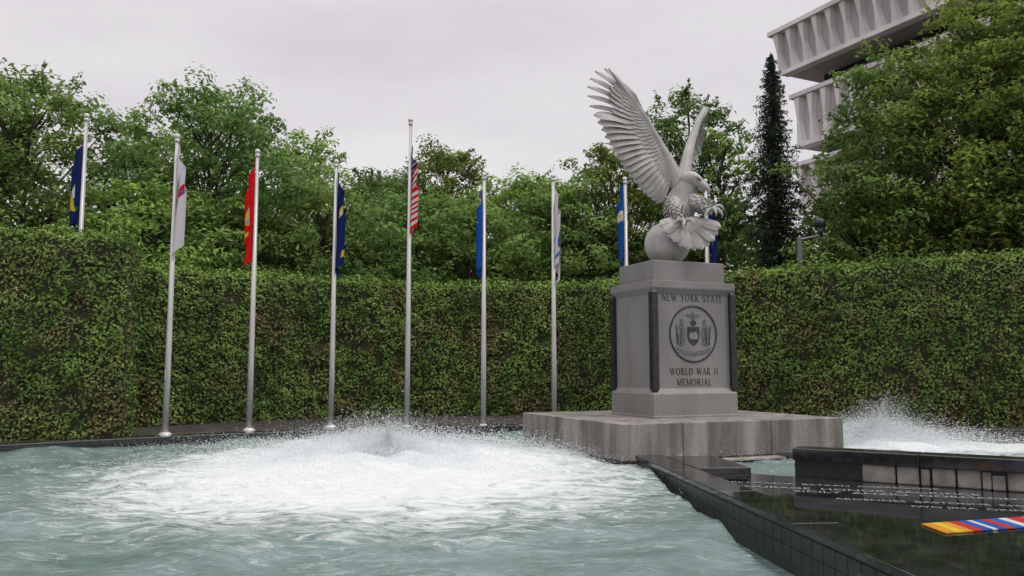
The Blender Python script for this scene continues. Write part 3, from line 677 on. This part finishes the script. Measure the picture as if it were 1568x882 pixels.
# ---------------- building ----------------
bd=empty('office_building',(19.9,60,0),math.atan2(-.897,.442))
mb=MB();mp2=MB()
def band(x0,L1,y0,z0_,z1_,tx=.6,ty=.6,dep=14):
    V=[(x0+tx,y0+ty,z0_),(x0+L1,y0+ty,z0_),(x0+L1,y0+dep,z0_),(x0+tx,y0+dep,z0_),(x0,y0,z1_),(x0+L1,y0,z1_),(x0+L1,y0+dep,z1_),(x0,y0+dep,z1_)]
    mp2.add(V,[(0,3,2,1),(4,5,6,7),(0,1,5,4),(1,2,6,5),(2,3,7,6),(3,0,4,7)])
    x=x0+.5
    while x<x0+L1:
        h=z1_-z0_
        for (qa,wa,qb,wb) in((0.08,.42,.5,.15),(.5,.15,.92,.42)):
            ya=y0+ty*(1-qa);yb=y0+ty*(1-qb); za=z0_+h*qa;zb2=z0_+h*qb; pr=.4
            mb.add([(x-wa,ya+.05,za),(x+wa,ya+.05,za),(x+wa*.6,ya-pr,za),(x-wa*.6,ya-pr,za),(x-wb,yb+.05,zb2),(x+wb,yb+.05,zb2),(x+wb*.6,yb-pr,zb2),(x-wb*.6,yb-pr,zb2)],
              [(0,1,2,3),(7,6,5,4),(3,2,6,7),(0,3,7,4),(1,5,6,2),(0,4,5,1)])
        x+=1.25
    mb.box(x0-.15,x0+L1,y0-.48,y0+.3,z1_-.30,z1_+.02); mb.box(x0+tx-.1,x0+L1,y0+ty-.48,y0+ty+.3,z0_-.02,z0_+.30)
band(0,42,0,23.7,27.1); band(.5,42,1.5,18.2,22.3,.2,.2); band(.5,42,1.5,13.2,17.0,.2,.2); band(5.2,40,-1.4,28.4,31.6,.3,.3)
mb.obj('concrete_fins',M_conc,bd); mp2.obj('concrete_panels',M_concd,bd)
mb=MB(); mb.box(2,44,3,15,0,28.4); mb.obj('window_walls',M_glass,bd)

# ---------------- world, sun, camera ----------------
w=bpy.data.worlds.new("World"); scene.world=w; w.use_nodes=True; nt=w.node_tree; N=nt.nodes; L=nt.links
bg=N['Background']; bg.inputs['Strength'].default_value=.1
sky=N.new('ShaderNodeTexSky'); sky.sky_type='NISHITA'; sky.sun_disc=False
sunel=math.radians(58); sunaz=math.radians(110)
sky.sun_elevation=sunel; sky.sun_rotation=sunaz
tc=N.new('ShaderNodeTexCoord'); mp=N.new('ShaderNodeMapping'); mp.inputs['Scale'].default_value=(1,1,3.2); L.new(tc.outputs['Generated'],mp.inputs[0])
nz=N.new('ShaderNodeTexNoise'); nz.inputs['Scale'].default_value=1.8; nz.inputs['Detail'].default_value=5; nz.inputs['Roughness'].default_value=.5; L.new(mp.outputs[0],nz.inputs['Vector'])
rp=N.new('ShaderNodeValToRGB'); rp.color_ramp.elements[0].position=.3; rp.color_ramp.elements[0].color=(.74,.70,.74,1); rp.color_ramp.elements[1].position=.7; rp.color_ramp.elements[1].color=(1,.965,.985,1)
L.new(nz.outputs['Fac'],rp.inputs[0])
sp=N.new('ShaderNodeSeparateXYZ'); L.new(tc.outputs['Generated'],sp.inputs[0])
mr=N.new('ShaderNodeMapRange'); mr.interpolation_type='SMOOTHSTEP'; mr.inputs[1].default_value=.42; mr.inputs[2].default_value=.95; mr.inputs[3].default_value=8.9; mr.inputs[4].default_value=21; L.new(sp.outputs['Z'],mr.inputs[0])
vs=N.new('ShaderNodeVectorMath'); vs.operation='SCALE'; L.new(rp.outputs[0],vs.inputs[0]); L.new(mr.outputs[0],vs.inputs['Scale'])
mx=N.new('ShaderNodeMix'); mx.data_type='RGBA'; mx.inputs['Factor'].default_value=.94; L.new(sky.outputs[0],mx.inputs['A']); L.new(vs.outputs[0],mx.inputs['B'])
L.new(mx.outputs['Result'],bg.inputs['Color'])
sl=bpy.data.lights.new('sun','SUN'); sl.energy=1.4; sl.angle=math.radians(18); sl.color=(1,.97,.93)
so=bpy.data.objects.new('sun',sl); scene.collection.objects.link(so)
dirv=Vector((math.sin(sunaz)*math.cos(sunel),math.cos(sunaz)*math.cos(sunel),math.sin(sunel)))
so.rotation_euler=dirv.to_track_quat('Z','Y').to_euler()
cam=bpy.data.cameras.new('camera'); co=bpy.data.objects.new('camera',cam); scene.collection.objects.link(co)
co.location=(0,0,1.7); co.rotation_euler=(math.radians(90+5.66),0,0); cam.lens=28.7; cam.clip_end=2000; scene.camera=co
